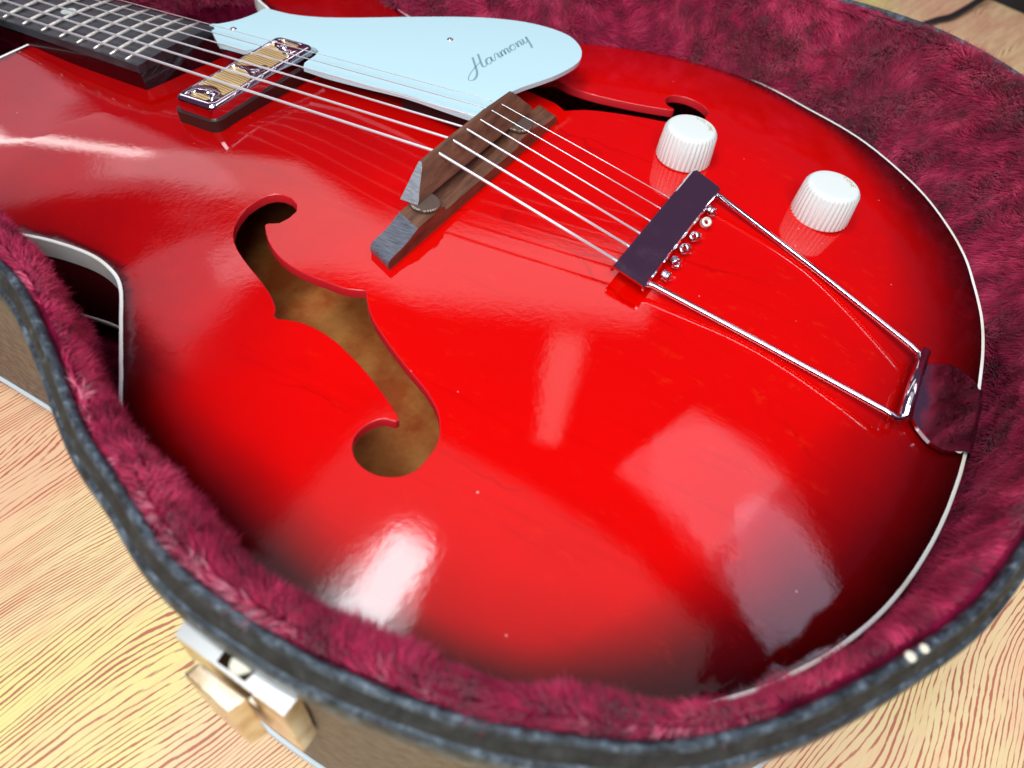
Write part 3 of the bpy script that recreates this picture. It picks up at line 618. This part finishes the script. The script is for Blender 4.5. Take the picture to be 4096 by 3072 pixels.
# knobs
for (x, y_, zb, txt) in ((8.55, 7.15, 0, 'VOLUME'), (16.0, 6.75, 0, 'TONE')):
    zb = H(x, y_)-.02
    rip = lambda th, i: (.026*math.cos(36*th)) if i in (1, 2, 3) else 0
    kb = lathe('control_knob', [(1.40, 0.06), (1.42, .12), (1.37, .9), (1.32, 1.60), (1.27, 1.72), (1.20, 1.79), (1.12, 1.82), (1.08, 1.823), (.5, 1.824), (.02, 1.824)], (x, y_, zb), knobm, guitar, 216, ripple=rip)
    # printed word round the rim of the cap, in thin strokes
    font = {'V': [[(0, 1), (.5, 0), (1, 1)]], 'O': [[(.5, 0), (0, .3), (0, .7), (.5, 1), (1, .7), (1, .3), (.5, 0)]], 'L': [[(0, 1), (0, 0), (.9, 0)]], 'U': [[(0, 1), (0, .3), (.5, 0), (1, .3), (1, 1)]],
            'M': [[(0, 0), (0, 1), (.5, .3), (1, 1), (1, 0)]], 'E': [[(.9, 1), (0, 1), (0, 0), (.9, 0)], [(0, .5), (.7, .5)]], 'T': [[(0, 1), (1, 1)], [(.5, 1), (.5, 0)]], 'N': [[(0, 0), (0, 1), (1, 0), (1, 1)]]}
    V = []; F = []; st_ang = math.radians(95 if txt == 'VOLUME' else 75); step = math.radians(15)
    for ci, ch in enumerate(txt):
        for s_ in font[ch]:
            for (u0, v0), (u1, v1) in zip(s_[:-1], s_[1:]):
                def W(u, v_):
                    a = st_ang-(ci+u*.7)*step; rr_ = .84+v_*.2; return Vector((x+rr_*math.cos(a), y_+rr_*math.sin(a)))
                a, c = W(u0, v0), W(u1, v1); t = (c-a).normalized(); nn = Vector((-t.y, t.x))*.016
                s0 = len(V); zz = zb+1.828; V += [(*(a+nn), zz), (*(a-nn), zz), (*(c-nn), zz), (*(c+nn), zz)]; F.append((s0, s0+1, s0+2, s0+3))
    mesh('lettering', V, F, goldprint, kb)

# tailpiece: bent plate, two rods, hinge tube and D-shaped tail plate, six string ends
bmm = bmesh.new()
A_ = [(8.80, -3.85), (10.45, -4.2), (11.20, 4.60), (9.50, 5.30)]
def lerp(a, c, t): return (a[0]+(c[0]-a[0])*t, a[1]+(c[1]-a[1])*t)
prof = [(0.0, 2.02), (-.015, 2.12), (0.0, 2.22), (.03, 2.29)]+[(t_, 2.335-.12*t_) for t_ in (.07, .2, .35, .5, .65, .8, .93)]+[(.97, 2.19), (1.0, 2.10), (1.01, 1.98)]
V = []; F = []
for (a, c) in ((A_[0], A_[1]), (A_[3], A_[2])):
    for t, z in prof:
        p = lerp(a, c, t); V.append((p[0], p[1], z))
for a_ in range(len(prof)-1): F.append((a_, a_+1, a_+1+len(prof), a_+len(prof)))
tp = mesh('tailpiece', V, F, chrome, guitar)
sol = tp.modifiers.new('thickness', 'SOLIDIFY'); sol.thickness = 0.0009; sol.offset = -1
tube('tailpiece_rod', [(10.35, -3.75, 2.0), (10.7, -3.6, 1.97), (16, -4.0, 1.62), (21.0, -4.42, 1.28), (21.45, -4.5, 1.22), (21.7, -4.4, 1.15), (21.75, -4.0, 1.1)], .135, chrome, tp, 12)
tube('tailpiece_rod', [(11.15, 4.35, 2.0), (11.5, 4.2, 1.97), (16.5, 2.25, 1.55), (21.5, .0, 1.22), (21.95, -.25, 1.15), (21.95, -.5, 1.1)], .135, chrome, tp, 12)
tube('hinge_tube', [(21.80, -4.2, 1.12), (22.13, .1, 1.12)], .25, chrome, tp, 14)
# tail plate: a flat rounded tongue with a skirt bent down over the rim
dp_ = catmull([[22.232, -0.934], [22.333, -0.513], [22.576, -0.118], [23.083, 0.387], [23.624, 0.671], [24.195, 0.67], [24.664, 0.52], [24.865, 0.268], [24.881, -0.518], [24.762, -2.032], [24.648, -3.199], [24.569, -3.73], [24.225, -4.053], [23.719, -4.376], [23.146, -4.423], [22.66, -4.191], [22.301, -3.85], [22.232, -3.503]], 3)
bmm = bmesh.new(); TZ = lambda x, y_: .95-.24*(x-22)
prism(bmm, dp_.tolist(), lambda x, y_: TZ(x, y_)-.18, TZ)
tail_plate = bm_obj('tail_plate', bmm, chrome, tp, bevel=.08, seg=3, smooth=40)
bmm = bmesh.new()
sk = [[24.865, 0.268], [24.881, -0.518], [24.762, -2.032], [24.648, -3.199], [24.569, -3.73]]
V = []
for x, y_ in sk:
    V += [(x-.05, y_, TZ(x, 0)-.03), (x+.24, y_, TZ(x, 0)-.06), (x+.34, y_, TZ(x, 0)-.22), (x+.36, y_, -2.2)]
F = [(i*4+j, i*4+j+1, (i+1)*4+j+1, (i+1)*4+j) for i in range(len(sk)-1) for j in range(3)]
mesh('tail_skirt', V, F, chrome, tp, True)
for i, (x, y_) in enumerate(((11.3, 3.05), (11.32, 2.05), (11.22, .75), (11.1, -.35), (11.02, -1.5), (10.95, -2.6))):
    rt = Matrix.Rotation(math.radians((70, 35, 60, 62, 75, 95)[i]), 3, 'X') @ Matrix.Rotation(math.radians((70, 20, -25, -20, 40, 80)[i]), 3, 'Y')
    V = []; F = []; seg = 16
    for R_, z in ((.12, -.19), (.24, -.17), (.24, -.05), (.20, 0), (.24, .05), (.24, .17), (.12, .19)):
        for q_ in range(seg): t = 2*math.pi*q_/seg; V.append(rt @ Vector((R_*math.cos(t), R_*math.sin(t), z))+Vector((x, y_, 1.86)))
    for a_ in range(7):
        c_ = (a_+1) % 7
        for q_ in range(seg): l = (q_+1) % seg; F.append((a_*seg+q_, a_*seg+l, c_*seg+l, c_*seg+q_))
    mesh('string_ball_end', V, F, fretm if i == 1 else chrome, tp, True)

# ================================================================== the case
case = empty('guitar_case')
tag(case, 'open brown guitar case with blue-black rim and maroon fur lining, guitar inside', 'guitar case')
RIM = [(-24,-16.5),(-16,-16.9),(-12,-17.1),(-8.3,-18.0),(-7.3,-18.2),(-5.9,-18.8),(-3.9,-19.8),(-2.1,-20.8),(-.35,-21.7),(1.4,-22.25),(3.3,-23.05),(4.9,-23.4),(6.5,-23.5),(8.2,-23.55),(9.5,-23.4),(10.65,-23.25),(12.65,-22.85),(14.5,-22.2),(16.85,-21.1),(19.1,-19.2),(20.4,-17.7),(21.7,-16),(23.2,-13.7),(24.4,-10.8),(26,-6),(27.2,-1),(28,5),(28,11),(26.8,16.3),(25.2,19.3),(23.35,21.5),(21.1,23.3),(18.85,24.5),(16.85,25.0),(14.5,25.2),(12.3,25.1),(8,25.0),(3,24),(-3,22),(-9,19.8),(-14,19),(-20,19.8),(-26,18.5),(-31,13),(-33,8),(-38,6),(-60,6),(-60,-6),(-38,-6),(-33,-8),(-30,-13)]
rim = catmull(RIM, 6)
def resample(P, step):
    d = np.linalg.norm(np.roll(P, -1, 0)-P, axis=1); s_ = np.r_[0, np.cumsum(d)]; Q = np.vstack([P, P[:1]])
    t = np.arange(0, s_[-1], s_[-1]/int(s_[-1]/step)); return np.c_[np.interp(t, s_, Q[:, 0]), np.interp(t, s_, Q[:, 1])]
rim = resample(rim, 0.5)
for _ in range(3): rim = (np.roll(rim, 1, 0)+2*rim+np.roll(rim, -1, 0))/4
ring_sweep('case_wall', rim, [(.45, 3.9), (.50, 3.2), (.46, -2), (.42, -8.2), (.3, -8.9), (-1, -8.96)], vinyl, case)
ring_sweep('rim_ridge', rim, [(-.04, 4.2), (-.04, 4.5), (.0, 4.66), (.08, 4.74), (.17, 4.74), (.25, 4.66), (.28, 4.5)], bump_v, case)
ring_sweep('rim_groove', rim, [(.26, 4.58), (.30, 4.5), (.38, 4.40), (.48, 4.25), (.55, 4.0)], groove, case)
ring_sweep('rim_ridge', rim, [(.44, 4.12), (.53, 4.14), (.64, 4.06), (.70, 3.85), (.72, 3.5), (.70, 3.2), (.62, 3.04), (.45, 3.02)], bump_v, case)
ring_sweep('piping', rim, [(.38, -7.75), (.52, -7.68), (.60, -7.84), (.52, -8.0), (.38, -7.95)], pipe_m, case)
for x, y_, z, r_ in ((21.65, -16.25, 4.74, .15), (21.95, -15.85, 4.74, .13)):
    lathe('rivet', [(r_, -.05), (r_, .02), (r_*.7, .06), (.02, .08)], (x, y_, z), rivm, case, 14)

# fur lining -------------------------------------------------------
n_ = len(rim); tx = np.roll(rim, -1, 0)-np.roll(rim, 1, 0); tx /= np.linalg.norm(tx, axis=1)[:, None]
ar = np.sum(rim[:, 0]*np.roll(rim[:, 1], -1)-np.roll(rim[:, 0], -1)*rim[:, 1])
inn = np.c_[-tx[:, 1], tx[:, 0]]*(1 if ar > 0 else -1)
dd, _ = pdist(rim, outline)
gap = np.where(rim[:, 1] > 6, -.1+.8*sm((rim[:, 0]-14)/8)-.9*sm((14-rim[:, 0])/10), 1.5-1.4*sm((20-rim[:, 0])/4)+1.1*sm((-3-rim[:, 0])/4))
cap = np.where(rim[:, 1] > 6, 5.0, .75+.85*sm((19-rim[:, 0])/6)+.0*rim[:, 0])
thick = np.minimum(dd-gap, cap); thick = np.where(rim[:, 0] < -27.5, 1.6, thick); thick = np.maximum(thick, .55)
for _ in range(12): thick = (np.roll(thick, 1)+2*thick+np.roll(thick, -1))/4
def fur_profile(T):
    a = min(T, 1.15)                       # padded roll at the top, then the wall slopes in to the full thickness
    return [(0.0, 4.35), (.10, 4.42), (.35*a, 4.46), (.68*a, 4.30), (.9*a, 3.9), (a+.12*(T-a), 3.2), (a+.35*(T-a), 2.2), (a+.62*(T-a), 1.1), (a+.85*(T-a), .1), (T, -1.2), (T+.05, -3.5), (T, -5.6), (T, -6.4)]
rows = []
for i in range(n_):
    rows.append([(rim[i, 0]+inn[i, 0]*o_, rim[i, 1]+inn[i, 1]*o_, z) for o_, z in fur_profile(thick[i])])
rows = np.array(rows); kk = rows.shape[1]
V = rows.reshape(-1, 3).tolist()
F = [(i*kk+j, i*kk+j+1, ((i+1) % n_)*kk+j+1, ((i+1) % n_)*kk+j) for i in range(n_) for j in range(kk-1)]
F.append(tuple(i*kk+kk-1 for i in range(n_)))
mesh('plush_lining', V, F, plush, case, True)
rng = np.random.default_rng(5)
# candidate root points on the lofted lining
quads = []
for i in range(n_):
    j = (i+1) % n_
    if rows[i, 0, 0] < (-40 if rows[i, 0, 1] > 2 else -26): continue
    for q_ in range(0, kk-3):
        quads.append((rows[i, q_], rows[i, q_+1], rows[j, q_+1], rows[j, q_], q_, i))
A0 = np.array([q[0] for q in quads]); A1 = np.array([q[1] for q in quads]); A2 = np.array([q[2] for q in quads]); A3 = np.array([q[3] for q in quads])
QJ = np.array([q[4] for q in quads]); QI = np.array([q[5] for q in quads])
area = .5*np.linalg.norm(np.cross(A2-A0, A3-A1), axis=1)
wgt = np.where(QJ >= 9, .35, 1.0); wgt *= np.where(A0[:, 1] < 8, 1.35, 1.0)
pr_ = area*wgt; pr_ /= pr_.sum()
NF = 420000
idx = rng.choice(len(quads), NF, p=pr_)
u = rng.random(NF)[:, None]; v_ = rng.random(NF)[:, None]
P0 = (A0[idx]*(1-u)+A3[idx]*u)*(1-v_)+(A1[idx]*(1-u)+A2[idx]*u)*v_
nr = np.cross(A3[idx]-A0[idx], A1[idx]-A0[idx]); nr /= np.linalg.norm(nr, axis=1)[:, None]+1e-9
toin = np.c_[inn[QI[idx]], np.full(NF, .35)]
flip = (nr*toin).sum(1) < 0; nr[flip] *= -1
# smooth pseudo-noise fields for combing, tufting and colour
def field(P, fr, seed):
    r = np.random.default_rng(seed); o = np.zeros(len(P))
    for _ in range(7):
        k_ = r.normal(size=3)*fr; o += np.sin(P @ k_+r.random()*6.28)
    return o/2.6
comb = np.c_[field(P0, .55, 1), field(P0, .55, 2), field(P0, .55, 3)]*.75+np.c_[field(P0, 2.2, 4), field(P0, 2.2, 5), field(P0, 2.2, 6)]*.45
tanl = np.c_[tx[QI[idx]], np.zeros(NF)]
D = nr*.75+comb*.75+rng.normal(size=(NF, 3))*.20+tanl*(-.35)+np.array([0, 0, -.25])
D[:, :2] -= inn[QI[idx]]*np.where(QJ[idx] < 2, .30, 0)[:, None]
D /= np.linalg.norm(D, axis=1)[:, None]
# keep strands from diving into the lining
dn = (D*nr).sum(1); D += nr*np.maximum(0, .28-dn)[:, None]; D /= np.linalg.norm(D, axis=1)[:, None]
Ln = (.56+.17*field(P0, 1.6, 8))*(.7+.6*rng.random(NF)); Ln *= np.where(QJ[idx] < 1, .75, 1.0); Ln *= np.where(P0[:, 1] < 5, .8, 1.0); Ln *= np.clip(thick[QI[idx]]/1.5, .8, 1.0); Ln = np.clip(Ln, .12, 1.3)
# clumping: pull tips towards tuft centres
cell = .38; cid = np.floor(P0/cell).astype(np.int64); hsh = (cid[:, 0]*73856093) ^ (cid[:, 1]*19349663) ^ (cid[:, 2]*83492791)
jit = np.stack([((hsh*k_) % 1000)/1000.0 for k_ in (7, 13, 31)], 1)
ctr = (cid+.2+.6*jit)*cell
mid = P0+D*Ln[:, None]*.5
tip = P0+D*Ln[:, None]
tip += ((ctr+D*Ln[:, None])-tip)*.30
tip[:, 2] -= .10*Ln
tip += rng.normal(size=(NF, 3))*.07
wdir = np.cross(D, rng.normal(size=(NF, 3))); wdir /= np.linalg.norm(wdir, axis=1)[:, None]+1e-9
wr = (.009+.007*rng.random(NF))[:, None]
VV = np.stack([P0-wdir*wr, P0+wdir*wr, mid-wdir*wr*.8, mid+wdir*wr*.8, tip], 1).reshape(-1, 3)*CM
base = np.arange(NF)*5
tri = np.stack([base, base+1, base+3, base, base+3, base+2, base+2, base+3, base+4], 1).reshape(-1)
me = bpy.data.meshes.new('fur')
me.vertices.add(NF*5); me.vertices.foreach_set('co', VV.astype(np.float32).ravel())
me.loops.add(NF*9); me.loops.foreach_set('vertex_index', tri.astype(np.int32))
me.polygons.add(NF*3); me.polygons.foreach_set('loop_start', np.arange(0, NF*9, 3, dtype=np.int32))
me.update(calc_edges=True)
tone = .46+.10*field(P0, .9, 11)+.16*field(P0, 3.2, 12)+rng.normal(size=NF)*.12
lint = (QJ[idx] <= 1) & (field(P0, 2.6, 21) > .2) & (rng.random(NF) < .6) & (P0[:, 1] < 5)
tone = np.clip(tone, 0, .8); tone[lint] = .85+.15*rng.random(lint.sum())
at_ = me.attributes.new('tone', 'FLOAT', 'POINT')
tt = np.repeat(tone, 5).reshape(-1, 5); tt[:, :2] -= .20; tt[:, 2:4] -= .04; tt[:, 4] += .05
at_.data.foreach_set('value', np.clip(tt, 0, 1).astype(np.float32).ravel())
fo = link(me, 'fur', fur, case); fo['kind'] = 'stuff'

# latch on the near side of the case
bmm = bmesh.new()
yb, yf = -23.95, -24.62
prism(bmm, [(4.72, yb), (6.08, yb-.05), (6.05, yf), (6.9, yf-.02), (7.12, yb-.1), (8.42, yb-.15), (8.38, yf-.06), (4.75, yf+.12)][::-1] and [(4.70, yb), (4.75, -24.45), (8.38, -24.68), (8.42, -24.1), (7.14, -24.05), (7.05, -24.50), (6.12, -24.46), (6.08, yb)], -.8, 3.05)
latch = bm_obj('latch', bmm, [nickel, latchtop], case, bevel=.08, seg=3)
bmm = bmesh.new()
lv = [(5.52, -24.60), (5.42, -25.02), (6.95, -25.22), (7.18, -24.72)]
prism(bmm, lv, -.9, 2.55); bmm.faces.ensure_lookup_table()
tf = max(bmm.faces, key=lambda f_: f_.calc_center_median().z)
bmesh.ops.inset_region(bmm, faces=[tf], thickness=.11); 
for v2 in tf.verts: v2.co.z -= .16
lever = bm_obj('latch_lever', bmm, [nickel, latchtop], latch, bevel=.05)
for o_ in (latch, lever):
    for p in o_.data.polygons:
        if p.normal.z > .5: p.material_index = 1
        p.use_smooth = False
lathe('latch_hook', [(.30, 0), (.34, .08), (.30, .2), (.16, .26), (.02, .27)], (6.72, -24.15, 3.0), rivm, latch, 14, ripple=lambda th, i: .12*math.sin(3*th+i))

# ================================================================== things on the floor behind
cab = tube('cable', catmull([(12, 40, -8.7), (16, 55, -8.7), (20.7, 65.9, -8.7), (22.6, 69.0, -8.6), (24.4, 73.3, -8.2), (26.0, 77.1, -7.4), (28, 84, -6.5)], 6, False).tolist(), .38, cable_m, None, 8)
tag(cab, 'thin black cable running from behind the case to the black bundle', 'cable')
V = []; F = []; rr_ = np.random.default_rng(2)
nu, nv = 28, 14
for i in range(nu):
    for j in range(nv):
        a = 2*math.pi*i/nu; e_ = math.pi*(j/(nv-1))*.5
        r_ = 1+.10*math.sin(3*a+1)+.06*math.sin(7*a+j)+.04*rr_.normal()
        V.append((38+17*r_*math.cos(a)*math.cos(e_), 86.5+9.8*r_*math.sin(a)*math.cos(e_), -9+9*math.sin(e_)*(1+.08*math.sin(5*a))))
for i in range(nu):
    for j in range(nv-1): F.append((i*nv+j, ((i+1) % nu)*nv+j, ((i+1) % nu)*nv+j+1, i*nv+j+1))
bag = mesh('cloth_bundle', V, F, bagm, None, True)
tag(bag, 'dark black bundle on the floor in the upper right corner', 'bundle')
